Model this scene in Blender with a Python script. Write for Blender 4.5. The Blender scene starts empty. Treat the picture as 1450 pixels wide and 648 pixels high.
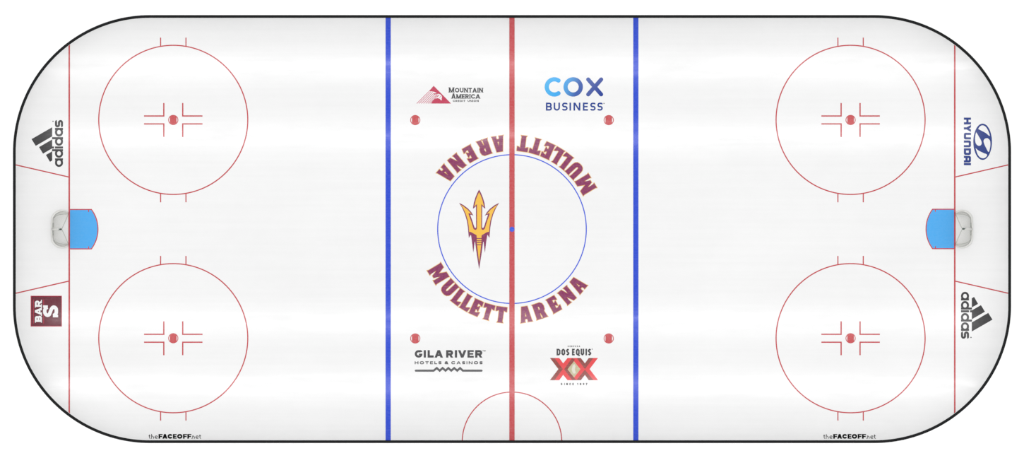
import bpy, math
from mathutils import Vector
from mathutils.geometry import tessellate_polygon

# ------------------------------------------------------------------ plan
# Everything lies on one rink floor.  Plan units (u) are measured on the rink
# drawing; one unit is 43.4 mm (a 61 m sheet is 1405.6 u long).
S = 0.0434
CX, CY = 725.0, 324.1
def W(x, y): return ((x - CX) * S, (CY - y) * S)
PI = math.pi
scene = bpy.context.scene
col = scene.collection

def lin(c):
    c = c / 255.0
    return c / 12.92 if c <= 0.04045 else ((c + 0.055) / 1.055) ** 2.4

# ------------------------------------------------------------- materials
GAIN, SHEEN = 1.22, 0.033        # how bright white paint reads, and the flat sheen of the ice over it
def alb(rgb, sheen=SHEEN):
    return tuple(max(0.0015, min(0.95, (lin(v) - sheen) / GAIN)) for v in rgb) + (1.0,)

def new_mat(name):
    m = bpy.data.materials.new(name); m.use_nodes = True
    nt = m.node_tree
    return m, nt, nt.nodes['Principled BSDF']

def N(nt, t, **kw):
    n = nt.nodes.new(t)
    for k, v in kw.items(): setattr(n, k, v)
    return n

def pos_noise(nt, scale, nscale, detail=3.0, rough=0.55):
    g = N(nt, 'ShaderNodeNewGeometry'); mp = N(nt, 'ShaderNodeMapping')
    mp.inputs['Scale'].default_value = scale
    nt.links.new(g.outputs['Position'], mp.inputs['Vector'])
    no = N(nt, 'ShaderNodeTexNoise'); no.inputs['Scale'].default_value = nscale
    no.inputs['Detail'].default_value = detail; no.inputs['Roughness'].default_value = rough
    nt.links.new(mp.outputs['Vector'], no.inputs['Vector'])
    return no

def rng(nt, src, a, b, c, d):
    r = N(nt, 'ShaderNodeMapRange')
    for i, v in zip((1, 2, 3, 4), (a, b, c, d)): r.inputs[i].default_value = v
    nt.links.new(src, r.inputs[0]); return r.outputs[0]

def math_n(nt, op, a, b):
    n = N(nt, 'ShaderNodeMath', operation=op)
    for i, v in enumerate((a, b)):
        if isinstance(v, (int, float)): n.inputs[i].default_value = v
        else: nt.links.new(v, n.inputs[i])
    return n.outputs[0]

ICE_ROUGH = 0.16
def ice_surface(nt, b):
    """the skated ice surface that covers ice and paint alike"""
    n = pos_noise(nt, (0.22, 1.3, 1), 1.1, 5, 0.65)
    nt.links.new(rng(nt, n.outputs['Fac'], 0.32, 0.68, ICE_ROUGH - 0.03, ICE_ROUGH + 0.09), b.inputs['Roughness'])
    b.inputs['IOR'].default_value = 1.5
    b.inputs['Specular IOR Level'].default_value = 0.40

def paint_mat(name, rgb, wear=0.07):
    """paint under the ice: flat colour with fine frosty scratches"""
    m, nt, b = new_mat(name)
    n1 = pos_noise(nt, (2.2, 2.2, 1), 3.0, 5, 0.7)
    n2 = pos_noise(nt, (0.6, 9.0, 1), 1.5, 3)
    f = math_n(nt, 'ADD', rng(nt, n1.outputs['Fac'], 0.40, 0.75, 0.0, wear), rng(nt, n2.outputs['Fac'], 0.5, 0.75, 0.0, wear * 0.7))
    mx = N(nt, 'ShaderNodeMix', data_type='RGBA')
    mx.inputs[6].default_value = alb(rgb); mx.inputs[7].default_value = (0.75, 0.75, 0.77, 1)
    nt.links.new(f, mx.inputs[0]); nt.links.new(mx.outputs[2], b.inputs['Base Color'])
    ice_surface(nt, b)
    return m

def dry_mat(name, rgb, rough=0.8, spec=0.15, sheen=0.005):
    m, nt, b = new_mat(name)
    n = pos_noise(nt, (1, 1, 1), 6.0, 3)
    mx = N(nt, 'ShaderNodeMix', data_type='RGBA', blend_type='MULTIPLY'); mx.inputs[0].default_value = 1.0
    mx.inputs[6].default_value = alb(rgb, sheen)
    v = rng(nt, n.outputs['Fac'], 0.3, 0.7, 0.96, 1.0)
    nt.links.new(v, mx.inputs[7]); nt.links.new(mx.outputs[2], b.inputs['Base Color'])
    b.inputs['Roughness'].default_value = rough; b.inputs['Specular IOR Level'].default_value = spec
    return m

M = {}
# ice
m, nt, b = new_mat('ice'); M['ice'] = m
big = pos_noise(nt, (0.10, 0.16, 1), 1.0, 3, 0.6)
streak = pos_noise(nt, (0.05, 2.6, 1), 1.2, 4, 0.6)
patch = pos_noise(nt, (0.7, 0.8, 1), 1.3, 6, 0.75)
v = math_n(nt, 'MULTIPLY', rng(nt, big.outputs['Fac'], 0.3, 0.7, 0.975, 1.012), rng(nt, streak.outputs['Fac'], 0.3, 0.7, 0.982, 1.01))
v = math_n(nt, 'MULTIPLY', v, rng(nt, patch.outputs['Fac'], 0.3, 0.7, 0.99, 1.01))
ICE_A = 0.742
cb = N(nt, 'ShaderNodeCombineColor')
nt.links.new(math_n(nt, 'MULTIPLY', v, ICE_A), cb.inputs[0]); nt.links.new(math_n(nt, 'MULTIPLY', v, ICE_A), cb.inputs[1])
nt.links.new(math_n(nt, 'MULTIPLY', v, ICE_A), cb.inputs[2])
nt.links.new(cb.outputs[0], b.inputs['Base Color']); ice_surface(nt, b)

# white concrete round the rink
m, nt, b = new_mat('white_concrete'); M['ground'] = m
n = pos_noise(nt, (1, 1, 1), 0.8, 4)
cb = N(nt, 'ShaderNodeCombineColor')
for i in range(3): nt.links.new(rng(nt, n.outputs['Fac'], 0.3, 0.7, 0.93, 0.95), cb.inputs[i])
nt.links.new(cb.outputs[0], b.inputs['Base Color']); b.inputs['Roughness'].default_value = 0.9; b.inputs['Specular IOR Level'].default_value = 0.2

M['black_cap'] = dry_mat('black_cap_rail', (34, 35, 36))
m, nt, b = new_mat('white_board'); M['board'] = m
b.inputs['Base Color'].default_value = (0.86, 0.86, 0.86, 1); b.inputs['Roughness'].default_value = 0.5
M['red'] = paint_mat('red_line_paint', (203, 84, 88))
M['thin_red'] = paint_mat('thin_red_line_paint', (200, 72, 78))
M['blue'] = paint_mat('blue_line_paint', (52, 82, 212), 0.035)
M['thin_blue'] = paint_mat('thin_blue_line_paint', (70, 98, 226))
M['crease'] = paint_mat('light_blue_crease_paint', (86, 178, 246), 0.03)
M['maroon'] = paint_mat('maroon_letter_paint', (142, 58, 100))
M['gold_edge'] = paint_mat('gold_outline_paint', (240, 190, 120), 0.03)
M['gold'] = paint_mat('gold_paint', (250, 198, 84), 0.03)
M['trident_maroon'] = paint_mat('trident_maroon_paint', (140, 58, 98))
M['dark'] = paint_mat('charcoal_logo_paint', (66, 66, 67), 0.02)
M['grey'] = paint_mat('grey_logo_paint', (82, 82, 84), 0.03)
M['mid_grey'] = paint_mat('mid_grey_logo_paint', (92, 92, 94), 0.03)
M['rose'] = paint_mat('rose_red_logo_paint', (200, 74, 100), 0.04)
M['pink'] = paint_mat('pink_stripe_paint', (216, 120, 140), 0.03)
M['navy'] = paint_mat('navy_logo_paint', (52, 76, 150), 0.01)
M['oval_blue'] = paint_mat('deep_blue_logo_paint', (40, 70, 138), 0.01)
M['bar_maroon'] = paint_mat('dark_maroon_square_paint', (112, 52, 64), 0.03)
M['bar_red'] = paint_mat('square_border_red_paint', (196, 62, 80), 0.03)
M['white'] = paint_mat('white_letter_paint', (246, 246, 246), 0.0)
M['xx_red'] = paint_mat('bright_red_logo_paint', (235, 82, 86), 0.03)
M['xx_dark'] = paint_mat('brick_red_logo_paint', (150, 76, 70), 0.08)
M['beige'] = paint_mat('beige_diamond_paint', (200, 190, 152), 0.15)
M['cream'] = paint_mat('pale_figure_paint', (228, 224, 208), 0.1)
M['black'] = dry_mat('black_lettering', (16, 16, 16))
M['thin_black'] = dry_mat('thin_black_lettering', (40, 40, 40))
# blue gradient logo colours (the logo's own colours run from sky blue to navy)
m, nt, b = new_mat('blue_gradient_logo_paint'); M['gradient'] = m
g = N(nt, 'ShaderNodeNewGeometry'); sx = N(nt, 'ShaderNodeSeparateXYZ'); nt.links.new(g.outputs['Position'], sx.inputs[0])
ax, ay = W(765 + 62 / 9.97, 100 + 95 / 9.97)
t = math_n(nt, 'ADD', math_n(nt, 'MULTIPLY', math_n(nt, 'SUBTRACT', sx.outputs[0], ax), 0.26), math_n(nt, 'MULTIPLY', math_n(nt, 'SUBTRACT', ay, sx.outputs[1]), 0.10))
rp_ = N(nt, 'ShaderNodeValToRGB'); nt.links.new(t, rp_.inputs[0])
el = rp_.color_ramp.elements
el[0].position = 0.0; el[0].color = alb((98, 190, 242))
el[1].position = 1.0; el[1].color = alb((54, 76, 158))
for p_, c_ in ((0.28, (74, 178, 246)), (0.42, (92, 164, 226)), (0.60, (74, 104, 178)), (0.80, (84, 102, 170))):
    e = el.new(p_); e.color = alb(c_)
nt.links.new(rp_.outputs[0], b.inputs['Base Color']); ice_surface(nt, b)
# goal
M['post_red'] = dry_mat('red_goal_pipe', (176, 52, 58), 0.4, 0.3)
M['pipe'] = dry_mat('pale_grey_goal_pipe', (226, 226, 222), 0.45, 0.3)
M['pad'] = dry_mat('white_goal_pad', (240, 240, 236), 0.8, 0.2)
M['net'] = dry_mat('grey_white_net_cord', (226, 226, 220), 0.9, 0.1)
M['frame_grey'] = dry_mat('mid_grey_goal_pipe', (188, 190, 184), 0.5, 0.2)
M['back_shade'] = dry_mat('grey_back_shade', (156, 160, 154), 0.7, 0.2)  # grey for the shading along the base's back bar, set as colour
M['bracket'] = dry_mat('dark_goal_bracket', (70, 84, 78), 0.5, 0.3)

# ------------------------------------------------------------ objects
def setp(o, label=None, cat=None, group=None, kind=None):
    if label: o['label'] = label
    if cat: o['category'] = cat
    if group: o['group'] = group
    if kind: o['kind'] = kind
    return o

def mesh_obj(name, verts, faces, mat, parent=None, smooth=False):
    me = bpy.data.meshes.new(name); me.from_pydata(verts, [], faces); me.validate(); me.update()
    if smooth:
        for p in me.polygons: p.use_smooth = True
    me.materials.append(mat)
    o = bpy.data.objects.new(name, me); col.objects.link(o)
    if parent is not None: o.parent = parent
    return o

def thing(name, px, label, cat, group=None, rot=0.0):
    o = bpy.data.objects.new(name, None); col.objects.link(o)
    x, y = W(*px); o.location = (x, y, 0); o.rotation_euler = (0, 0, rot)
    o.empty_display_size = 0.3
    setp(o, label, cat, group); o['_px'] = list(px)
    return o

def dup(root, px, label, rot=0.0):
    r = root.copy(); col.objects.link(r)
    x, y = W(*px); r.location = (x, y, 0); r.rotation_euler = (0, 0, rot); r['label'] = label
    for ch in list(root.children):
        c = ch.copy(); col.objects.link(c); c.parent = r
        for gch in list(ch.children):
            d = gch.copy(); col.objects.link(d); d.parent = c
    return r

STEP = 0.00012
class Paint:
    """flat paint shapes laid on the ice"""
    def __init__(self): self.v, self.f, self.k = [], [], 0
    def _add(self, pts, faces):
        o = len(self.v)
        for (x, y) in pts: self.v.append((x, y, self.k * STEP))
        for f in faces: self.f.append([o + i for i in f])
        self.k += 1
    def poly(self, pts, holes=()):
        loops = [[Vector((x, y, 0)) for x, y in pts]] + [[Vector((x, y, 0)) for x, y in h] for h in holes]
        flat = [(p.x, p.y) for l in loops for p in l]
        self._add(flat, tessellate_polygon(loops))
        return self
    def strip(self, L, R, closed=False):
        n = len(L); fs = [(i, i + 1, n + i + 1, n + i) for i in range(n - 1)]
        if closed: fs.append((n - 1, 0, n, 2 * n - 1))
        self._add(L + R, fs); return self
    def stroke(self, pts, w, closed=False, cap='butt'):
        P = [pts[0]]
        for p in pts[1:]:
            if math.hypot(p[0] - P[-1][0], p[1] - P[-1][1]) > 1e-4: P.append(p)
        if closed and math.hypot(P[0][0] - P[-1][0], P[0][1] - P[-1][1]) < 1e-4: P.pop()
        n = len(P); L, R = [], []
        def d(a, b):
            q = math.hypot(b[0] - a[0], b[1] - a[1]); return ((b[0] - a[0]) / q, (b[1] - a[1]) / q)
        for i in range(n):
            if closed: d0, d1 = d(P[i - 1], P[i]), d(P[i], P[(i + 1) % n])
            else:
                d0 = d(P[i - 1], P[i]) if i else d(P[0], P[1])
                d1 = d(P[i], P[i + 1]) if i < n - 1 else d0
            n0, n1 = (-d0[1], d0[0]), (-d1[1], d1[0])
            mx, my = n0[0] + n1[0], n0[1] + n1[1]; q = mx * mx + my * my
            if q < 0.25: mx, my, s = n1[0], n1[1], 1.0
            else: s = 2.0 / q
            k = w / 2 * s
            L.append((P[i][0] + mx * k, P[i][1] + my * k)); R.append((P[i][0] - mx * k, P[i][1] - my * k))
        self.strip(L, R, closed)
        if cap == 'round' and not closed:
            for c in (P[0], P[-1]): self.disc(c, w / 2)
        return self
    def disc(self, c, r, n=40):
        return self.poly([(c[0] + r * math.cos(2 * PI * i / n), c[1] + r * math.sin(2 * PI * i / n)) for i in range(n)])
    def ring(self, c, r, w, a0=0.0, a1=360.0, n=160):
        cl = abs(a1 - a0 - 360) < 1e-6
        A = [math.radians(a0 + (a1 - a0) * i / n) for i in range(n if cl else n + 1)]
        L = [(c[0] + (r + w / 2) * math.cos(a), c[1] + (r + w / 2) * math.sin(a)) for a in A]
        R = [(c[0] + (r - w / 2) * math.cos(a), c[1] + (r - w / 2) * math.sin(a)) for a in A]
        return self.strip(L, R, cl)
    def rect(self, x0, y0, x1, y1): return self.poly([(x0, y0), (x1, y0), (x1, y1), (x0, y1)])
    def items(self, its, T):
        for it in its:
            if it[0] == 'p': self.poly([T(*p) for p in it[1]], [[T(*p) for p in h] for h in (it[2] if len(it) > 2 else ())])
            else: self.stroke([T(*p) for p in it[1]], it[3] if len(it) > 3 else 1, it[2])
        return self
    def build(self, name, mat, parent=None, z=0.002):
        ox, oy = (0, 0)
        if parent is not None: ox, oy = W(*BASE[parent.name])
        vs = []
        for x, y, k in self.v:
            wx, wy = W(x, y); vs.append((wx - ox, wy - oy, z + k))
        fs = []
        for f in self.f:
            a = sum(vs[f[i]][0] * vs[f[(i + 1) % len(f)]][1] - vs[f[(i + 1) % len(f)]][0] * vs[f[i]][1] for i in range(len(f)))
            fs.append(f if a > 0 else f[::-1])
        return mesh_obj(name, vs, fs, mat if not isinstance(mat, str) else M[mat], parent)

BASE = {}
def root(name, px, label, cat, group=None):
    o = thing(name, px, label, cat, group); del o['_px']
    BASE[o.name] = px
    return o
def sub(part, parent):            # a sub-part shares its thing's origin
    BASE[part.name] = BASE[parent.name]; return part
def flat(paint, name, mat, px, label, cat, group=None, z=0.002):
    """a thing that is one painted shape, its origin at px"""
    o = paint.build(name, mat, None, z)
    x, y = W(*px)
    for v_ in o.data.vertices: v_.co.x -= x; v_.co.y -= y
    o.location = (x, y, 0)
    return setp(o, label, cat, group)

# ----------------------------------------------------------- the rink floor
X0, X1, Y0, Y1 = 22.3, 1427.7, 25.3, 622.9        # inside of the boards
R_IN = 190.0
def rink(off=0.0, n=48):
    x0, x1, y0, y1, r = X0 - off, X1 + off, Y0 - off, Y1 + off, R_IN + off
    pts = []
    for cx, cy, a0 in ((x1 - r, y0 + r, -90), (x1 - r, y1 - r, 0), (x0 + r, y1 - r, 90), (x0 + r, y0 + r, 180)):
        for i in range(n + 1):
            a = math.radians(a0 + 90 * i / n); pts.append((cx + r * math.cos(a), cy + r * math.sin(a)))
    return pts
def prism_ring(name, o0, o1, z0, z1, mat, parent=None):
    A = [W(*p) for p in rink(o0)]; B = [W(*p) for p in rink(o1)]; n = len(A)
    vs = [(x, y, z1) for x, y in A] + [(x, y, z1) for x, y in B] + [(x, y, z0) for x, y in A] + [(x, y, z0) for x, y in B]
    fs = []
    for i in range(n):
        j = (i + 1) % n
        fs += [(i, n + i, n + j, j)[::-1], (2 * n + i, 2 * n + j, 3 * n + j, 3 * n + i)[::-1], (i, j, 2 * n + j, 2 * n + i)[::-1], (n + i, 3 * n + i, 3 * n + j, n + j)[::-1]]
    return mesh_obj(name, vs, fs, mat, parent)

P_ = [W(*p) for p in rink(0.2)]
n_ = len(P_)
ice = mesh_obj('floor', [(x, y, 0.0) for x, y in P_] + [(x, y, -0.03) for x, y in P_],
               [list(range(n_))[::-1], list(range(n_, 2 * n_))] + [(i, (i + 1) % n_, n_ + (i + 1) % n_, n_ + i) for i in range(n_)], M['ice'])
setp(ice, 'smooth white ice sheet filling the whole rink inside the boards', 'ice', kind='structure')
gr = mesh_obj('ground', [(-90, -60, -0.03), (90, -60, -0.03), (90, 60, -0.03), (-90, 60, -0.03)], [(0, 1, 2, 3)], M['ground'])
setp(gr, 'plain white floor surrounding the outside of the rink boards', 'floor', kind='structure')

boards = thing('wall_perimeter', (725, 324.1), 'low boards with a black top rail running round the whole ice sheet', 'boards'); boards['kind'] = 'structure'; del boards['_px']
boards.location = (0, 0, 0)
prism_ring('cap_rail', 0.0, 4.0, 1.02, 1.07, M['black_cap'], boards)
prism_ring('board_panel', 0.5, 3.5, -0.03, 1.02, M['board'], boards)

# ------------------------------------------------------------- the lines
MA, BL = 'maroon square logo', 'blue oval emblem'
yT, yB = Y0, Y1
flat(Paint().rect(721.25, yT, 728.65, yB), 'center_line', 'red', (725, 324.1), 'wide red line crossing the ice through the middle of the centre circle', 'line', z=0.010)
g_ = 'wide blue lines across the ice'
flat(Paint().rect(546.0, yT, 553.3, yB), 'blue_line', 'blue', (549.6, 324.1), f'wide blue line across the ice on the gold trident side of centre', 'line', g_, 0.006)
flat(Paint().rect(896.7, yT, 904.0, yB), 'blue_line', 'blue', (900.4, 324.1), f'wide blue line across the ice beyond the red double X logo', 'line', g_, 0.006)
def gl_y(x):
    dx = X0 + R_IN - x; return Y0 + R_IN - math.sqrt(R_IN ** 2 - dx ** 2)
y9, y0_ = gl_y(97.0) + 0.7, gl_y(99.1) + 0.7
g_ = 'thin red goal lines'
flat(Paint().poly([(97.0, y9), (99.1, y0_), (99.1, 648.2 - y0_), (97.0, 648.2 - y9)]), 'goal_line', 'thin_red', (98.05, 324.1), f'thin red goal line at the end with the {MA}', 'line', g_, 0.007)
flat(Paint().poly([(1353.0, y9), (1350.9, y0_), (1350.9, 648.2 - y0_), (1353.0, 648.2 - y9)]), 'goal_line', 'thin_red', (1351.95, 324.1), f'thin red goal line at the end with the {BL}', 'line', g_, 0.007)
g_ = 'slanted red lines behind the goals'
for (p, q, lb) in (((22.4, 233.3), (97.2, 250.4), 'slanted thin red line behind goal, just below the dark three-bar logo reading upward'),
                   ((22.4, 414.9), (97.2, 397.8), f'slanted thin red line behind goal, just above the {MA}'),
                   ((1427.6, 233.3), (1352.8, 250.4), f'slanted thin red line behind goal, just below the {BL}'),
                   ((1427.6, 414.9), (1352.8, 397.8), 'slanted thin red line behind goal, just above the dark three-bar logo reading downward')):
    flat(Paint().stroke([p, q], 1.65), 'trapezoid_line', 'thin_red', ((p[0] + q[0]) / 2, (p[1] + q[1]) / 2), lb, 'line', g_, 0.003)

flat(Paint().ring((725, 324.1), 105.2, 1.5, n=240), 'center_circle', 'thin_blue', (725, 324.1), 'large thin blue circle round the gold trident at centre ice', 'circle', z=0.003)
flat(Paint().disc((725, 324.4), 3.6), 'center_spot', 'thin_blue', (725, 324.4), 'small solid blue spot on the red line at the very centre', 'spot', z=0.013)
a_ = math.degrees(math.asin((625.2 - Y1) / 70.5))
flat(Paint().ring((725, 625.2), 70.5, 1.5, 180 + a_, 360 - a_, 120), 'referee_crease', 'thin_red', (725, 600), 'thin red half circle against the boards at the foot of the centre line', 'half circle', z=0.003)

def dot(p, c):
    x, y = c
    p.ring(c, 6.6, 1.1, n=64)
    q = 6.15; xc = 4.65; a = math.acos(xc / q)
    pts = [(x + q * math.cos(a + (PI - 2 * a) * i / 20), y + q * math.sin(a + (PI - 2 * a) * i / 20)) for i in range(21)]
    pts += [(x + q * math.cos(PI + a + (PI - 2 * a) * i / 20), y + q * math.sin(PI + a + (PI - 2 * a) * i / 20)) for i in range(21)]
    return p.poly(pts)

# faceoff circles in the end zones
c0 = (245.35, 169.7)
fc = root('faceoff_circle', c0, 'thin red faceoff circle nearest the dark three-bar logo that reads upward', 'faceoff circle', 'end zone faceoff circles')
Paint().ring((c0[0], c0[1] - 0.1), 105.5, 1.6, n=240).build('circle_line', 'thin_red', fc, 0.003)
dot(Paint(), c0).build('faceoff_dot', 'red', fc, 0.004)
for sx_ in (-1, 1):
    for sy_ in (-1, 1):
        x, y = c0[0] + sx_ * 17.95, c0[1] + sy_ * 104.0
        Paint().rect(x - 0.75, min(y, c0[1] + sy_ * 116.5), x + 0.75, max(y, c0[1] + sy_ * 116.5)).build('hash_mark', 'thin_red', fc, 0.005)
        xi, yi = c0[0] + sx_ * 13.4, c0[1] + sy_ * 5.6
        Paint().stroke([(c0[0] + sx_ * 41.4, yi), (xi, yi), (xi, c0[1] + sy_ * 24.0)], 1.75).build('restraining_mark', 'thin_red', fc, 0.004)
dup(fc, (c0[0], 648.3 - c0[1]), f'thin red faceoff circle nearest the {MA}')
dup(fc, (1450 - c0[0] - 0.2, c0[1]), f'thin red faceoff circle nearest the {BL}')
dup(fc, (1450 - c0[0] - 0.2, 648.3 - c0[1]), 'thin red faceoff circle nearest the dark three-bar logo that reads downward')

# spots in the neutral zone
sp = flat(dot(Paint(), (588, 169.9)), 'faceoff_spot', 'red', (588, 169.9), 'red faceoff spot just below the rose red mountain logo', 'faceoff spot', 'neutral zone faceoff spots', 0.004)
for px, lb in (((862, 169.9), 'red faceoff spot just below the sky blue to navy lettering'),
               ((588, 478.9), 'red faceoff spot just above the grey zigzag logo'),
               ((862, 478.9), 'red faceoff spot just above the red double X logo')):
    o = sp.copy(); col.objects.link(o); x, y = W(*px); o.location = (x, y, 0); o['label'] = lb

# goal creases
cr = root('goal_crease', (98.05, 324.1), f'light blue goal crease with red edge at the end with the {MA}', 'goal crease', 'goal creases')
def arc_pts(k=0.0, n=40):
    hc, sg = 27.9 - k, 9.3; Rr = (hc * hc + sg * sg) / (2 * sg); xc = 129.4 + sg - Rr - k; a = math.asin(hc / Rr)
    return [(xc + Rr * math.cos(-a + 2 * a * i / n), 324.25 + Rr * math.sin(-a + 2 * a * i / n)) for i in range(n + 1)]
A_ = arc_pts()
Paint().poly([(98.6, 296.4)] + A_ + [(98.6, 352.15)]).build('crease_fill', 'crease', cr, 0.002)
Paint().stroke([(98.6, 296.35)] + A_ + [(98.6, 352.15)], 1.45).build('crease_border', 'thin_red', cr, 0.004)
for y0, y1 in ((296.4, 299.9), (348.6, 352.1)):
    Paint().rect(124.8, y0, 126.1, y1).build('crease_tick', 'thin_red', cr, 0.005)
dup(cr, (1351.95, 324.1), f'light blue goal crease with red edge at the end with the {BL}', PI)

# ------------------------------------------------------------ lettering
def rp(pts, r, n=10, closed=False):
    """polyline with rounded corners"""
    m_ = len(pts); out = []
    def dist(a, b): return math.hypot(a[0] - b[0], a[1] - b[1])
    for i, p in enumerate(pts):
        if not closed and i in (0, m_ - 1): out.append(p); continue
        a, b = pts[i - 1], pts[(i + 1) % m_]
        la, lb = dist(a, p), dist(b, p)
        ea = la if (not closed and i - 1 == 0) else la / 2
        eb = lb if (not closed and i + 1 == m_ - 1) else lb / 2
        q = min(r, ea, eb)
        s = (p[0] + (a[0] - p[0]) * q / la, p[1] + (a[1] - p[1]) * q / la)
        e = (p[0] + (b[0] - p[0]) * q / lb, p[1] + (b[1] - p[1]) * q / lb)
        if q < 1e-6: out.append(p); continue
        if n <= 1: out += [s, e]; continue
        k = 0.5523
        c1 = (s[0] + (p[0] - s[0]) * k, s[1] + (p[1] - s[1]) * k); c2 = (e[0] + (p[0] - e[0]) * k, e[1] + (p[1] - e[1]) * k)
        for j in range(n + 1):
            t_ = j / n; u = 1 - t_
            out.append(tuple(u ** 3 * s[d] + 3 * u * u * t_ * c1[d] + 3 * u * t_ * t_ * c2[d] + t_ ** 3 * e[d] for d in (0, 1)))
    return out

def smooth(pts, n=10):
    """Catmull-Rom curve through the points"""
    P = [pts[0]] + list(pts) + [pts[-1]]; out = []
    for i in range(1, len(P) - 2):
        for j in range(n):
            t_ = j / n
            out.append(tuple(0.5 * (2 * P[i][d] + (P[i + 1][d] - P[i - 1][d]) * t_ + (2 * P[i - 1][d] - 5 * P[i][d] + 4 * P[i + 1][d] - P[i + 2][d]) * t_ ** 2
                             + (3 * P[i][d] - P[i - 1][d] - 3 * P[i + 1][d] + P[i + 2][d]) * t_ ** 3) for d in (0, 1)))
    return out + [pts[-1]]

def glyph(ch, w, h, t, r=99.0, n=10, serif=False, cut=0.2):
    """items of one capital (or small) letter in a box w x h with stroke t"""
    L, R, B, T, Mi = t / 2, w - t / 2, t / 2, h - t / 2, h / 2
    it = []
    def s(pts, closed=False, rr=r, ww=t): it.append(('s', rp(pts, rr, n, closed), closed, ww))
    def ln(*pts, ww=t): it.append(('s', list(pts), False, ww))
    def p(*pts): it.append(('p', list(pts)))
    stems = []
    def stem(x, top=True, bot=True): ln((x, 0), (x, h)); stems.append((x, top, bot))
    def diag(x0, x1, y0=0, y1=None, ww=None):
        y1 = h if y1 is None else y1; k = (ww or t) * 0.56
        p((x0 - k, y0), (x0 + k, y0), (x1 + k, y1), (x1 - k, y1))
    k = t * 0.56; hb = min(t, h * .235)
    if ch == 'A':
        diag(k, w / 2); diag(w - k, w / 2); p((w * .2, h * .2), (w * .8, h * .2), (w * .8 - t * .2, h * .2 + t * .8), (w * .2 + t * .2, h * .2 + t * .8))
        stems += [(k, False, True), (w - k, False, True)]
    elif ch == 'B':
        stem(L); s([(L, T), (R - t * .15, T), (R - t * .15, Mi), (L, Mi)]); s([(L, Mi), (R, Mi), (R, B), (L, B)])
    elif ch == 'C': s([(R, T - h * cut), (R, T), (L, T), (L, B), (R, B), (R, B + h * cut)])
    elif ch == 'D': stem(L); s([(L, T), (R, T), (R, B), (L, B)])
    elif ch == 'E': stem(L); ln((L, h - hb / 2), (w, h - hb / 2), ww=hb); ln((L, Mi), (w * .92, Mi), ww=hb * .9); ln((L, hb / 2), (w, hb / 2), ww=hb)
    elif ch == 'F': stem(L); ln((L, h - hb / 2), (w, h - hb / 2), ww=hb); ln((L, Mi * .93), (w * .92, Mi * .93), ww=hb)
    elif ch == 'G': s([(R, T - h * .1), (R, T), (L, T), (L, B), (R, B), (R, h * .45)]); ln((w, h * .44), (w * .55, h * .44), ww=min(t * .9, h * .19))
    elif ch == 'H': stem(L); stem(R); ln((L, Mi), (R, Mi))
    elif ch == 'I': stem(w / 2)
    elif ch == 'L': stem(L); ln((L, B), (w, B))
    elif ch == 'M': stem(L); stem(R); diag(w / 2, k); diag(w / 2, w - k)
    elif ch == 'N': stem(L); stem(R); diag(w - k, k)
    elif ch in 'OQ':
        s([(L, B), (R, B), (R, T), (L, T)], True)
        if ch == 'Q': ln((w * .52, h * .25), (w * .95, -h * .08))
    elif ch == 'P': stem(L); s([(L, T), (R, T), (R, Mi * .85), (L, Mi * .85)])
    elif ch == 'R':
        stem(L); s([(L, T), (R - t * .08, T), (R - t * .08, Mi * .9), (L, Mi * .9)]); diag(w - k, w * .5, 0, Mi * .95); stems.append((w - k, False, True))
    elif ch == 'S': s([(R, T - h * cut * .6), (R, T), (L, T), (L, Mi), (R, Mi), (R, B), (L, B), (L, B + h * cut * .6)])
    elif ch == 'T': ln((0, T), (w, T)); stem(w / 2, False)
    elif ch == 'U': s([(L, h), (L, B), (R, B), (R, h)]); stems += [(L, True, False), (R, True, False)]
    elif ch == 'V': diag(w / 2, k); diag(w / 2, w - k)
    elif ch == 'X': diag(k, w - k); diag(w - k, k)
    elif ch == 'Y': diag(w / 2, k, h * .42); diag(w / 2, w - k, h * .42); ln((w / 2, 0), (w / 2, h * .5))
    elif ch == 'Z': ln((0, T), (w, T)); ln((0, B), (w, B)); diag(k, w - k)
    elif ch == '&':
        s([(w * .22, Mi), (w * .72, Mi * 1.15), (w * .72, T), (w * .22, T)], True); s([(L, B), (R * .9, B), (R * .9, Mi), (L, Mi)], True); ln((w * .6, h * .4), (w, 0))
    elif ch == '1': ln((w * .6, 0), (w * .6, h)); ln((w * .1, h * .75), (w * .6, h - t * .4))
    elif ch == '7': ln((0, T), (w, T)); diag(w * .35, w - k)
    elif ch == '8': s([(L, B), (R, B), (R, Mi), (L, Mi)], True); s([(L, Mi), (R, Mi), (R, T), (L, T)], True)
    elif ch == '9': s([(L, Mi), (R, Mi), (R, T), (L, T)], True); s([(R, T), (R, B), (L, B)])
    # small letters: h is the x-height
    elif ch == 'a': s([(L, B), (R, B), (R, T), (L, T)], True); ln((R, 0), (R, h))
    elif ch == 'd': s([(L, B), (R, B), (R, T), (L, T)], True); ln((R, 0), (R, h * 1.37))
    elif ch == 'i': ln((w / 2, 0), (w / 2, h)); ln((w / 2, h * 1.12), (w / 2, h * 1.37))
    elif ch == 's': s([(R, T - h * .1), (R, T), (L, T), (L, Mi), (R, Mi), (R, B), (L, B), (L, B + h * .1)])
    elif ch == 't': s([(w * .42, h * 1.35), (w * .42, B), (w, B)], rr=t * 1.5); ln((0, T), (w, T))
    elif ch == 'h': ln((L, 0), (L, h * 1.5)); s([(L, T), (R, T), (R, 0)])
    elif ch == 'n': ln((L, 0), (L, h)); s([(L, T), (R, T), (R, 0)])
    elif ch == 'e': s([(L, Mi), (R, Mi), (R, T), (L, T), (L, B), (R, B), (R, B + h * .1)])
    elif ch == '.': ln((w / 2, 0), (w / 2, t * 1.1))
    # squared block letters
    elif ch == '\u00f1': s([(L, 0), (L, T), (R, T), (R, 0)])
    elif ch == '\u00e5': s([(L, 0), (L, T), (R, T), (R, 0)]); ln((L, h * .38), (R, h * .38))
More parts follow.
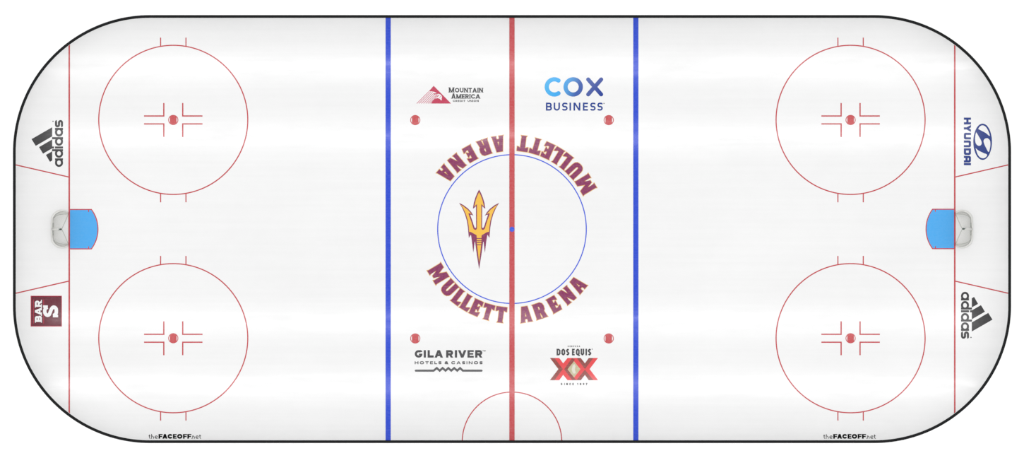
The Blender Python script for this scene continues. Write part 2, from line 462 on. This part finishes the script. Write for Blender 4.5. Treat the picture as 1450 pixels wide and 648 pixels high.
    if serif:
        q = t * .5
        for x, a, b_ in stems:
            if a: ln((max(x - t * .95, -t * .4), h - q / 2), (x + t * .95, h - q / 2), ww=q)
            if b_: ln((max(x - t * .95, -t * .4), q / 2), (x + t * .95, q / 2), ww=q)
    return it

def frame(o, ang=0.0):
    c, s_ = math.cos(math.radians(ang)), math.sin(math.radians(ang))
    return lambda x, y: (o[0] + x * c - y * s_, o[1] - x * s_ - y * c)

def text(p, o, h, t, spans, ang=0.0, **kw):
    """spans: (letter, x0, x1) along the writing direction, in plan units from o"""
    for ch, x0, x1 in spans:
        T = frame(o, ang)
        p.items(glyph(ch, x1 - x0, h, t, **kw), lambda x, y, x0=x0, T=T: T(x + x0, y))
    return p

WID = dict(A=.95, B=.72, C=.85, D=.82, E=.66, F=.62, G=.9, H=.82, I=None, L=.6, M=1.0, N=.85, O=.95, Q=.95, R=.74, S=.68, T=.74, U=.8, V=.9, X=.85, Y=.85, Z=.7)
def spread(txt, total, h, t, gap, wid=WID, space=.5):
    """spans of a line of text fitted to a total width"""
    ws = [(space * h if c == ' ' else t if wid.get(c, .6) is None else wid.get(c, .6) * h) for c in txt]
    gaps = [0 if (txt[i] == ' ' or txt[i + 1] == ' ') else gap for i in range(len(txt) - 1)]
    fixed = sum(gaps) + sum(t for c in txt if c != ' ' and wid.get(c, .6) is None)
    var = sum(w_ for w_, c in zip(ws, txt) if c == ' ' or wid.get(c, .6) is not None)
    k = (total - fixed) / var
    out, x = [], 0.0
    for i, c in enumerate(txt):
        w_ = ws[i] if (c != ' ' and wid.get(c, .6) is None) else ws[i] * k
        if c != ' ': out.append((c, x, x + w_))
        x += w_ + (gaps[i] if i < len(gaps) else 0)
    return out

def words_of(o, h, t, spans, names, mat, parent, z=0.003, ang=0.0, **kw):
    """one mesh per word (names: [(part name, how many letters), ...])"""
    i = 0
    for nm, n in names:
        text(Paint(), o, h, t, spans[i:i + n], ang, **kw).build(nm, mat, parent, z); i += n
def letters_of(o, h, t, spans, mat, parent, z=0.003, ang=0.0, **kw):
    words_of(o, h, t, spans, [('letter', 1)] * len(spans), mat, parent, z, ang, **kw)

def ZM(ox, oy, f): return lambda *pts: [(ox + x / f, oy + y / f) for x, y in pts]

# ---- arched maroon lettering round the centre circle
H_ = 22.5
ARCH = {
 'M': (24, [(0,0),(7.6,0),(6.9,2),(6.9,11.8),(10.3,2.6),(13.7,2.6),(17.1,11.8),(17.1,2),(16.4,0),(24,0),(23.2,2),(23.2,20.5),(24,22.5),(16.0,22.5),(12,12.2),(8.0,22.5),(0,22.5),(.8,20.5),(.8,2)], []),
 'U': (18, [(0,22.5),(8.1,22.5),(7.4,20.5),(7.4,7.5),(8.1,5.7),(9,5.3),(9.9,5.7),(10.6,7.5),(10.6,20.5),(9.9,22.5),(18,22.5),(17.2,20.5),(17.2,7.2),(16.4,3.7),(14.2,1.1),(11,0),(7,0),(3.8,1.1),(1.6,3.7),(.8,7.2),(.8,20.5)], []),
 'L': (14, [(0,0),(13.2,0),(14,7),(12.6,6.9),(9.2,4.9),(7.6,4.9),(7.6,20.5),(8.6,22.5),(0,22.5),(.9,20.5),(.9,2)], []),
 'E': (14.6, [(0,0),(13.8,0),(14.6,6.8),(13.2,6.8),(9.8,4.9),(7.6,4.9),(7.6,9.2),(9,9.2),(10.8,7.4),(11.6,7.4),(11.6,15),(10.8,15),(9,13.2),(7.6,13.2),(7.6,17.6),(9.6,17.6),(13,15.7),(14.2,15.7),(13.6,22.5),(0,22.5),(.9,20.5),(.9,2)], []),
 'T': (15.6, [(0.2,22.5),(15.4,22.5),(15.7,16),(14.4,15.9),(11.2,17.5),(11.0,2),(12.1,0),(3.5,0),(4.6,2),(4.4,17.5),(1.2,15.9),(-.1,16)], []),
 'A': (16.5, [(-.4,0),(6.6,0),(6.2,1.8),(6.7,4.6),(9.8,4.6),(10.3,1.8),(9.9,0),(16.9,0),(16,2),(12.5,22.5),(4.0,22.5),(.5,2)], [[(7.2,8.2),(9.3,8.2),(8.25,15.2)]]),
 'R': (16.4, [(0,0),(8.2,0),(7.4,2),(7.4,8),(8.4,8),(9.7,2),(9.2,0),(16.8,0),(16,2),(14.2,9.4),(15.6,11.6),(15.9,16.4),(14.6,20.3),(11.5,22.5),(0,22.5),(.8,20.5),(.8,2)], [[(7.4,12.6),(8.5,12.8),(9.3,13.7),(9.3,16.3),(8.5,17.4),(7.4,17.6)]]),
 'N': (17.4, [(0,0),(7.4,0),(6.6,2),(6.6,10.4),(11.4,0),(16.8,0),(16.8,20.5),(17.6,22.5),(10.4,22.5),(11.2,20.5),(11.2,12.4),(7.2,22.5),(0,22.5),(.8,20.5),(.8,2)], []),
}
ANG = [('M', 58.9), ('U', 46.9), ('L', 38.0), ('L', 31.3), ('E', 24.5), ('T', 16.2), ('T', 7.4), ('A', -9.0), ('R', -18.7), ('E', -29.2), ('N', -39.8), ('A', -49.8)]
al = root('arched_lettering', (725, 324.1), 'maroon gold-edged arched lettering, right way up below the gold trident', 'lettering', 'arched letterings round the centre circle')
for ch, a in ANG:
    w_, out_, hol = ARCH[ch]
    ar = math.radians(a)
    o = (725 - 133.2 * math.sin(ar), 324.3 + 133.2 * math.cos(ar))
    F_ = frame(o, -a)
    tr = lambda pts: [F_(x - w_ / 2, y) for x, y in pts]
    lp = Paint().poly(tr(out_), [tr(h_) for h_ in hol]).build('letter', 'maroon', al, 0.0055)
    sub(lp, al)
    ep = Paint().stroke(tr(out_), 1.5, True)
    for h_ in hol: ep.stroke(tr(h_), 1.2, True)
    ep.build('letter_outline', 'gold_edge', lp, 0.004)
dup(al, (725, 324.3), 'maroon gold-edged arched lettering, upside down above the gold trident', PI)

# ---- gold trident
tri = root('trident_emblem', (678.44, 324), 'gold trident with maroon edges standing inside the blue centre circle', 'emblem')
def tz(pts):
    rt = [(678.44 + x / 10.794, 264 + y / 10.794) for x, y in pts]
    lf = [(678.44 - x / 10.794, 264 + y / 10.794) for x, y in reversed(pts) if x > 0.01]
    return rt + lf
Paint().poly(tz([(0,45),(30,100),(60,175),(82,250),(95,338),(78,328),(48,298),(46,622),(60,636),(76,610),(104,520),(136,430),(112,432),(86,447),(119,390),(169,335),(239,282),(306,248),
                 (257,330),(217,420),(188,520),(172,620),(166,690),(157,784),(129,736),(122,752),(104,880),(89,1012),(79,938),(70,850),(62,838),(57,880),(34,1050),(0,1262)])).build('trident_edge', 'trident_maroon', tri, 0.003)
tp = Paint().poly(tz([(0,84),(27,140),(50,205),(66,270),(76,308),(48,280),(33,268),(32,630),(38,652),(58,664),(84,648),(94,622),(118,540),(152,448),(164,410),(140,408),(112,425),(134,398),(178,350),(240,303),(284,274),
                      (240,336),(202,420),(172,520),(157,620),(152,690),(124,694),(40,741),(37,760),(36,832),(30,900),(0,1160)]))
tp.build('trident_body', 'gold', tri, 0.005)
for ya_, yb_ in ((786, 799), (820, 832), (846, 860), (882, 895)):
    Paint().rect(678.44 - 3.6, 264 + ya_ / 10.794, 678.44 + 3.6, 264 + yb_ / 10.794).build('trident_band', 'trident_maroon', tri, 0.007)

# ---- rose red mountain logo
ml = root('mountain_logo', (637, 134), 'rose red mountain triangle with wave stripes beside small grey serif lettering', 'logo')
z = ZM(584, 114, 16.2)
Paint().poly(z((488,120),(887,527),(430,527),(445,495),(480,448),(530,412),(585,402),(630,422),(660,458),(673,440),(669,410),(680,378),(672,350),(645,320),(605,303),(560,308),(508,322),(478,298),(540,290),(560,284),(500,258),(430,246),(376,246))).build('triangle', 'rose', ml, 0.003)
sp_ = Paint()
for xb, L_ in ((100, 278), (150, 272), (203, 262), (256, 240), (307, 222), (355, 215), (398, 200)):
    sp_.stroke(z((xb, 525), (xb + L_, 525 - L_ * .985)), 0.85)
for a_, b_2 in (((520, 372), (566, 326)), ((566, 380), (618, 330)), ((618, 392), (660, 352))):
    sp_.stroke(z(a_, b_2), 0.6)
sp_.build('stripe_pattern', 'pink', ml, 0.003)
def small_caps(o, first, rest, y0, kw):
    (c, xa, xb, hb), (word, xs, xe, hs) = first, rest
    pp = text(Paint(), (630 + xa / 16.2, y0), hb / 16.2, 1.6, [(c, 0, (xb - xa) / 16.2)], **kw)
    return text(pp, (630 + xs / 16.2, y0), hs / 16.2, 1.45, spread(word, (xe - xs) / 16.2, hs / 16.2, 1.45, 0.8), **kw)
kw = dict(serif=True)
small_caps(0, ('M', 90, 212, 116), ('OUNTAIN', 230, 872, 104), 114 + 272 / 16.2, kw).build('upper_lettering', 'grey', ml, 0.003)
small_caps(0, ('A', 150, 245, 120), ('MERICA', 262, 808, 100), 114 + 413 / 16.2, kw).build('middle_lettering', 'grey', ml, 0.003)
words_of((630 + 182 / 16.2, 114 + 488 / 16.2), 2.7, 0.7, spread('CREDIT UNION', 593 / 16.2, 2.7, 0.7, 0.75, space=.9), [('small_lettering', 6), ('small_lettering', 5)], 'mid_grey', ml, serif=True)

# ---- sky blue to navy wordmark
cl = root('blue_wordmark', (813, 134), 'large rounded sky blue to navy lettering above a smaller navy word', 'logo')
z = ZM(765, 100, 9.97)
def arc(c, r, a0, a1, n=60): return [(c[0] + r * math.cos(math.radians(a0 + (a1 - a0) * i / n)), c[1] - r * math.sin(math.radians(a0 + (a1 - a0) * i / n))) for i in range(n + 1)]
Paint().stroke(z(*arc((199, 229), 107, 57, 303)), 6.0, cap='round').build('letter', 'gradient', cl, 0.003)
c_ = z((465, 229))[0]
Paint().ring(c_, 10.75, 6.0, n=80).build('letter', 'gradient', cl, 0.003)
Paint().stroke(z((677, 124), (860, 334)), 5.7, cap='round').stroke(z((860, 124), (677, 334)), 5.7, cap='round').build('letter', 'gradient', cl, 0.003)
f = 9.97
text(Paint(), (765, 156.5), 11.3, 2.15, [(c, a / f, b_ / f) for c, a, b_ in (('B', 80, 165), ('U', 190, 278), ('S', 308, 386), ('I', 413, 434), ('N', 470, 566), ('E', 602, 674), ('S', 706, 782), ('S', 806, 882))]).build('lettering', 'navy', cl, 0.003)
Paint().disc(z((900, 462))[0], 0.8, 12).build('registered_mark', 'mid_grey', cl, 0.003)

# ---- grey zigzag logo
zl = root('zigzag_logo', (636, 510), 'grey two-line lettering above a bar with a zigzag in its middle', 'logo')
z = ZM(580, 488, 12.083); f = 12.083
words_of((580, 506.0), 10.6, 3.15, [(c, a / f, b_ / f) for c, a, b_ in (('G', 88, 218), ('I', 241, 280), ('L', 308, 412), ('A', 426, 572), ('R', 625, 747), ('I', 774, 813), ('V', 828, 972), ('E', 990, 1098), ('R', 1122, 1246))], [('large_lettering', 4), ('large_lettering', 5)], 'grey', zl)
wide = {k_: (None if v_ is None else v_ * 1.6) for k_, v_ in WID.items()}; wide['&'] = 1.3
words_of((580 + 88 / f, 515.3), 4.1, 1.2, spread('HOTELS & CASINOS', 1160 / f, 4.1, 1.2, 1.9, wide, 1.1), [('small_lettering', 6), ('ampersand', 1), ('small_lettering', 7)], 'mid_grey', zl)
Paint().stroke(z((106, 440), (412, 440), (465, 396), (515, 440), (565, 396), (615, 440), (663, 396), (713, 440), (763, 396), (815, 440), (863, 396), (912, 440), (1230, 440)), 3.0, cap='round').build('zigzag_bar', 'mid_grey', zl, 0.003)
text(Paint(), (580 + 1246 / f, 497.2), 1.7, 0.5, [('T', 0, 1.8), ('M', 2.2, 4.4)]).build('trademark', 'mid_grey', zl, 0.003)

# ---- red double X logo
xl = root('double_cross_logo', (812, 520), 'bright red double X with a beige diamond under condensed black lettering', 'logo')
z = ZM(770, 484, 9.818); f = 9.818
Paint().poly(z((86,221),(215,221),(270,295),(330,221),(515,221),(572,295),(625,221),(754,221),(637,375),(754,529),(625,529),(572,455),(515,529),(330,529),(270,455),(215,529),(86,529),(203,375)),
             [z((420,266),(510,378),(420,492),(330,378))]).build('crosses', 'xx_red', xl, 0.003)
dk = Paint()
for q in (((86,221),(148,221),(264,375),(203,375)), ((203,375),(264,375),(150,529),(86,529)), ((392,221),(430,240),(420,266),(330,378),(284,378)), ((284,378),(330,378),(420,492),(452,529),(395,529)),
          ((460,221),(515,221),(572,295),(625,221),(690,221),(572,374)), ((455,529),(515,529),(572,455),(625,529),(690,529),(572,384))):
    dk.poly(z(*q))
dk.build('cross_pattern', 'xx_dark', xl, 0.005)
dm = Paint().poly(z((420,266),(510,378),(420,492),(330,378))).build('diamond', 'beige', xl, 0.004)
sub(dm, xl)
Paint().poly(z((400,330),(425,300),(440,335),(432,380),(446,425),(418,440),(400,420),(388,385))).build('diamond_figure', 'cream', dm, 0.006)
words_of((770, 502.9), 9.5, 2.15, [(c, a / f, b_ / f) for c, a, b_ in (('D', 178, 232), ('O', 245, 298), ('S', 310, 356), ('E', 392, 430), ('Q', 446, 499), ('U', 512, 562), ('I', 580, 600), ('S', 612, 660))], [('large_lettering', 3), ('large_lettering', 5)], 'grey', xl, r=1.4, n=1, cut=.18)
letters_of((770 + 332 / f, 491.0), 2.1, 0.6, spread('CERVEZA', 173 / f, 2.1, 0.6, 1.0), 'mid_grey', xl)
letters_of((770 + 235 / f, 544.95), 3.1, 0.85, [(c, (a - 235) / f, (b_ - 235) / f) for c, a, b_ in (('S', 236, 258), ('I', 284, 292), ('N', 312, 336), ('C', 356, 378), ('E', 398, 418), ('1', 462, 480), ('8', 500, 522), ('9', 542, 564), ('7', 584, 606))], 'mid_grey', xl)
Paint().disc(z((672, 98))[0], 0.7, 12).build('registered_mark', 'mid_grey', xl, 0.003)

# ---- dark three-bar logos behind both goals
tl = root('three_bar_logo', (68, 203), 'charcoal three-bar triangle and small-letter word reading upward behind goal', 'logo', 'charcoal three-bar logos')
z = ZM(40, 165, 8.64); f = 8.64
for q in (((40,275),(293,130),(293,241),(92,358)), ((132,372),(293,279),(293,388),(181,453)), ((216,468),(293,424),(293,537),(265,553))):
    Paint().poly(z(*q)).build('bar', 'dark', tl, 0.003)
o_ = (40 + 425 / f, 165 + 615 / f)
text(Paint(), o_, 11.3, 2.95, [(c, (615 - a) / f, (615 - b_) / f) for c, a, b_ in (('a', 615, 510), ('d', 503, 398), ('i', 390, 365), ('d', 356, 251), ('a', 243, 138), ('s', 131, 42))], 90).build('lettering', 'dark', tl, 0.003)
Paint().disc(z((303, 58))[0], 0.9, 14).build('registered_mark', 'mid_grey', tl, 0.003)
dup(tl, (1450 - 68, 649.1 - 203), 'charcoal three-bar triangle and small-letter word reading downward behind goal', PI)

# ---- maroon square logo
bs = root('square_logo', (65.5, 440.2), 'maroon square with white slab letters behind the goal', 'logo')
z = ZM(40, 415, 12.96); f = 12.96
Paint().rect(43.4, 418.4, 87.6, 462.0).build('border', 'bar_red', bs, 0.002)
Paint().rect(44.3, 419.3, 86.8, 461.1).build('square', 'bar_maroon', bs, 0.003)
for x in (95, 283):
    Paint().rect(40 + x / f - .35, 415 + 112 / f, 40 + x / f + .35, 415 + 556 / f).build('pinstripe', 'bar_red', bs, 0.004)
text(Paint(), (40 + 250 / f, 415 + 528 / f), 9.9, 2.6, [('B', .3, 9.0), ('A', 9.8, 20.6), ('R', 21.6, 30.6)], 90, serif=True).build('small_lettering', 'white', bs, 0.006)
F_ = frame((40 + 548 / f, 415 + 440 / f), 90)
lt = Paint()
lt.stroke([F_(*p) for p in smooth([(14.2, 15.2), (12.6, 17.8), (9.3, 18.9), (5.6, 18.3), (3.1, 15.8), (3.6, 13.0), (6.6, 11.4), (10.4, 10.0), (13.6, 8.0), (14.3, 5.6), (12.6, 3.2), (9.0, 2.5), (5.2, 3.2), (2.6, 6.2)])], 5.0)
lt.poly([F_(*p) for p in [(16.9, 21.2), (13.6, 21.2), (12.6, 14.6), (16.9, 14.6)]])
lt.poly([F_(*p) for p in [(0, 0), (3.4, 0), (4.4, 7.4), (0, 7.4)]])
lt.build('large_letter', 'white', bs, 0.0075)

# ---- blue oval emblem
ol = root('oval_logo', (1381, 200), 'deep blue oval emblem with slanted H beside squared blue capitals', 'logo')
z = ZM(1355, 160, 8.1); f = 8.1
ell = [(295 + 107 * math.cos(2 * PI * i / 72), 329 + 208 * math.sin(2 * PI * i / 72)) for i in range(72)]
def lp_(*pts):
    q = smooth(list(pts) + [pts[0]], 6)[:-1]; return z(*q)
Paint().poly(z(*ell), [lp_((244,182),(265,152),(295,141),(330,157),(360,205),(376,262),(330,228),(284,203)),
                       lp_((221,218),(248,262),(274,308),(285,342),(272,370),(243,373),(217,347),(208,300),(212,255)),
                       lp_((322,292),(352,289),(378,314),(384,360),(377,410),(363,446),(335,400),(314,355),(306,316)),
                       lp_((214,400),(250,430),(300,455),(346,477),(328,508),(297,518),(262,504),(236,468))]).build('oval_emblem', 'oval_blue', ol, 0.003)
text(Paint(), (1355 + 80 / f, 166.4), 10.0, 3.05, [(c, (a - 52) / f, (b_ - 52) / f) for c, a, b_ in (('H', 52, 130), ('Y', 136, 216), ('U', 226, 302), ('\u00f1', 314, 392), ('D', 404, 480), ('\u00e5', 490, 566), ('I', 573, 597))], -90, r=1.0, n=3).build('lettering', 'oval_blue', ol, 0.003)

# ---- small black lettering along the boards
ft = root('board_lettering', (247, 618), 'tiny black lettering by the boards below the faceoff circle nearest the maroon square', 'lettering', 'tiny black letterings along the boards')
f = 16.86; bx, by = 205, 620.7
heavy = [('F', 328, 425), ('A', 422, 540), ('C', 545, 655), ('E', 672, 762), ('O', 772, 898), ('F', 912, 1008), ('F', 1016, 1112)]
text(Paint(), (bx, by), 6.6, 2.3, [(c, a / f, b_ / f) for c, a, b_ in heavy]).build('bold_lettering', 'black', ft, 0.003)
words_of((bx, by), 4.4, 0.88, [(c, a / f, b_ / f) for c, a, b_ in (('t', 92, 138), ('h', 155, 220), ('e', 238, 308), ('.', 1112, 1124), ('n', 1136, 1196), ('e', 1214, 1284), ('t', 1296, 1342))], [('thin_lettering', 3), ('full_stop', 1), ('thin_lettering', 3)], 'thin_black', ft)
dup(ft, (247 + 955.4, 618), 'tiny black lettering by the boards below the faceoff circle nearest the downward three-bar logo')

# -------------------------------------------------------------- goals
def tube(paths, rad, sides=8, rads=None):
    vs, fs = [], []
    for path in paths:
        P = [Vector(p) for p in path]; o = len(vs); m_ = len(P)
        up = Vector((0, 0, 1)); prev = None
        for i, p in enumerate(P):
            d = (P[min(i + 1, m_ - 1)] - P[max(i - 1, 0)]).normalized()
            if prev is None:
                a = d.cross(up)
                if a.length < 1e-3: a = d.cross(Vector((1, 0, 0)))
            else: a = prev - d * prev.dot(d)
            a.normalize(); prev = a; b2 = d.cross(a)
            for k in range(sides):
                q = 2 * PI * k / sides
                vs.append(tuple(p + (a * math.cos(q) + b2 * math.sin(q)) * rad))
        for i in range(m_ - 1):
            for k in range(sides):
                k2 = (k + 1) % sides
                fs.append((o + i * sides + k, o + i * sides + k2, o + (i + 1) * sides + k2, o + (i + 1) * sides + k))
        fs.append(tuple(o + k for k in range(sides))[::-1]); fs.append(tuple(o + (m_ - 1) * sides + k for k in range(sides)))
    return vs, fs

GH = 1.22
goal = root('hockey_goal', (98.05, 324.1), f'ice hockey goal with pale netting at the end with the {MA}', 'goal', 'hockey goals')
def gl(px, py, zz): return ((px - 98.05) * S, (324.1 - py) * S, zz)
yA, yC = 301.6, 346.6
for y in (yA, yC):
    vs, fs = tube([[gl(97.6, y, 0.0), gl(97.6, y, GH)]], 0.032, 12); mesh_obj('post', vs, fs, M['post_red'], goal, True)
vs, fs = tube([[gl(97.6, yA, GH), gl(97.6, yC, GH)]], 0.032, 12); mesh_obj('crossbar', vs, fs, M['post_red'], goal, True)
half = smooth([(96.6, 301.2), (93.2, 298.6), (87.0, 297.6), (81.0, 299.2), (76.0, 303.0), (73.6, 307.5), (72.9, 313.0), (72.7, 324.1)], 8)
base2d = half + [(x, 648.2 - y) for x, y in reversed(half[:-1])]
vs, fs = tube([[gl(x, y, 0.035) for x, y in base2d]], 0.03, 8); mesh_obj('base_frame', vs, fs, M['pipe'], goal, True)
inner = [(98.05 + (x - 98.05) * .93, 324.1 + (y - 324.1) * .93) for x, y in base2d]
pad_v, pad_f = [], []
for (x, y), (u, w2) in zip(base2d, inner): pad_v += [gl(x, y, 0.075), gl(u, w2, 0.16), gl(u, w2, 0.03)]
for i in range(len(base2d) - 1):
    a = 3 * i; pad_f += [(a, a + 3, a + 4, a + 1), (a + 1, a + 4, a + 5, a + 2)]
mesh_obj('base_pad', pad_v, pad_f, M['pad'], goal, True)
top_half = smooth([(96.9, 302.0), (94.4, 308.5), (91.2, 316.0), (88.6, 321.6), (87.4, 324.1)], 8)
top2d = top_half + [(x, 648.2 - y) for x, y in reversed(top_half[:-1])]
vs, fs = tube([[gl(x, y, GH - 0.01) for x, y in top2d]], 0.024, 8); mesh_obj('top_frame', vs, fs, M['frame_grey'], goal, True)
vs, fs = tube([[gl(87.4, 324.1, GH - .01), gl(80, 324.2, GH - .12), gl(75.5, 324.2, .75), gl(73.2, 324.1, 0.05)]], 0.034, 8); mesh_obj('back_support', vs, fs, M['pipe'], goal, True)
# netting: cords lofted from the top frame down to the base frame, and across the top
def resample(pts, n):
    d = [0.0]
    for a, b2 in zip(pts, pts[1:]): d.append(d[-1] + math.hypot(a[0] - b2[0], a[1] - b2[1]))
    out = []
    for i in range(n + 1):
        t_ = d[-1] * i / n; j = max(k for k in range(len(d)) if d[k] <= t_ + 1e-9); j = min(j, len(pts) - 2)
        u = (t_ - d[j]) / (d[j + 1] - d[j]); out.append((pts[j][0] + (pts[j + 1][0] - pts[j][0]) * u, pts[j][1] + (pts[j + 1][1] - pts[j][1]) * u))
    return out
NU, NV = 84, 28
tu, bu = resample(top2d, NU), resample(inner, NU)
def cordpt(i, v_):
    (x0, y0), (x1, y1) = tu[i], bu[i]
    bulge = math.sin(PI * v_) * 0.05
    k = v_ ** 0.8
    return gl(x0 + (x1 - x0) * k, y0 + (y1 - y0) * k, GH - .01 + (0.05 - GH) * (v_ ** 1.25) + bulge)
def on_net(f, v_):
    i = max(0.0, min(1.0, f)) * NU; j = min(int(i), NU - 1); u = i - j
    p, q = cordpt(j, v_), cordpt(j + 1, v_); return tuple(p[d] * (1 - u) + q[d] * u for d in (0, 1, 2))
for fl in (0, 1):
    path = [on_net((1 - fl) * g1 + fl * (1 - g1), v_) for g1, v_ in [(0.005 + 0.30 * (j / 16) ** 1.1, 0.05 + 0.90 * (j / 16) ** 0.8) for j in range(17)]]
    vs, fs = tube([path], 0.022, 8); mesh_obj('side_frame', vs, fs, M['frame_grey'], goal, True)
    path = [on_net((1 - fl) * g1 + fl * (1 - g1), 0.95) for g1 in (0.39, 0.41, 0.43, 0.45, 0.47)]
    vs, fs = tube([path], 0.034, 8); mesh_obj('back_shade_bar', vs, fs, M['back_shade'], goal, True)  # short grey bars modelled in place of shading on the back base bar
# diamond mesh
paths = []
for s_ in range(-NV, NU + 1):
    a = [cordpt(s_ + j, j / NV) for j in range(NV + 1) if 0 <= s_ + j <= NU]
    b2 = [cordpt(s_ + NV - j, j / NV) for j in range(NV + 1) if 0 <= s_ + NV - j <= NU]
    for q in (a, b2):
        if len(q) > 1: paths.append(q)
vs, fs = tube(paths, 0.003, 3); mesh_obj('netting', vs, fs, M['net'], goal)
paths = []
for i in range(1, 44):
    y = yA + (yC - yA) * i / 44
    xb = min(((abs(p[1] - y), p[0]) for p in resample(top2d, 200)))[1]
    paths.append([gl(97.3, y, GH - .005), gl(xb, y, GH - .005)])
for i in range(1, 10):
    x = 97.3 - i * .98
    ys = [p[1] for p in resample(top2d, 200) if p[0] <= x]
    if ys: paths.append([gl(x, min(ys), GH - .005), gl(x, max(ys), GH - .005)])
vs, fs = tube(paths, 0.0028, 3); mesh_obj('top_netting', vs, fs, M['net'], goal)
vs, fs = tube([[gl(82.3, 324.4, GH - .16), gl(87.0, 324.4, GH + .03)]], 0.05, 10); bk = mesh_obj('back_bracket', vs, fs, M['bracket'], goal); bk['label'] = 'small dark fitting at the top back of the net'

dup(goal, (1351.95, 324.1), f'ice hockey goal with pale netting at the end with the {BL}', PI)

# ------------------------------------------------------------ light
wd = bpy.data.worlds.new('arena_daylight'); scene.world = wd; wd.use_nodes = True
bg = wd.node_tree.nodes['Background']; bg.inputs[0].default_value = (1, 1, 1, 1); bg.inputs[1].default_value = 1.0
LAMP_H = 17.0
for py, pw in ((95, 1.0), (193, 0.9), (455, 0.9), (546, 1.0)):
    L_ = bpy.data.lights.new('strip_lamp', 'AREA'); L_.shape = 'RECTANGLE'; L_.size = 57.0; L_.size_y = 0.7
    L_.energy = 8.0 * pw; L_.spread = math.radians(13)
    lo = bpy.data.objects.new('strip_lamp', L_); col.objects.link(lo)
    x, y = W(725, py); lo.location = (x, y, LAMP_H)

cam = bpy.data.cameras.new('camera'); cam.type = 'ORTHO'; cam.ortho_scale = 1450 * S
cam.clip_end = 200
co = bpy.data.objects.new('camera', cam); col.objects.link(co)
x, y = W(725, 324); co.location = (x, y, 60); co.rotation_euler = (0, 0, 0)
scene.camera = co
vs_ = scene.view_settings
vs_.view_transform = 'Standard'; vs_.look = 'None'; vs_.gamma = 1.0; vs_.use_curve_mapping = False; vs_.exposure = 0.32
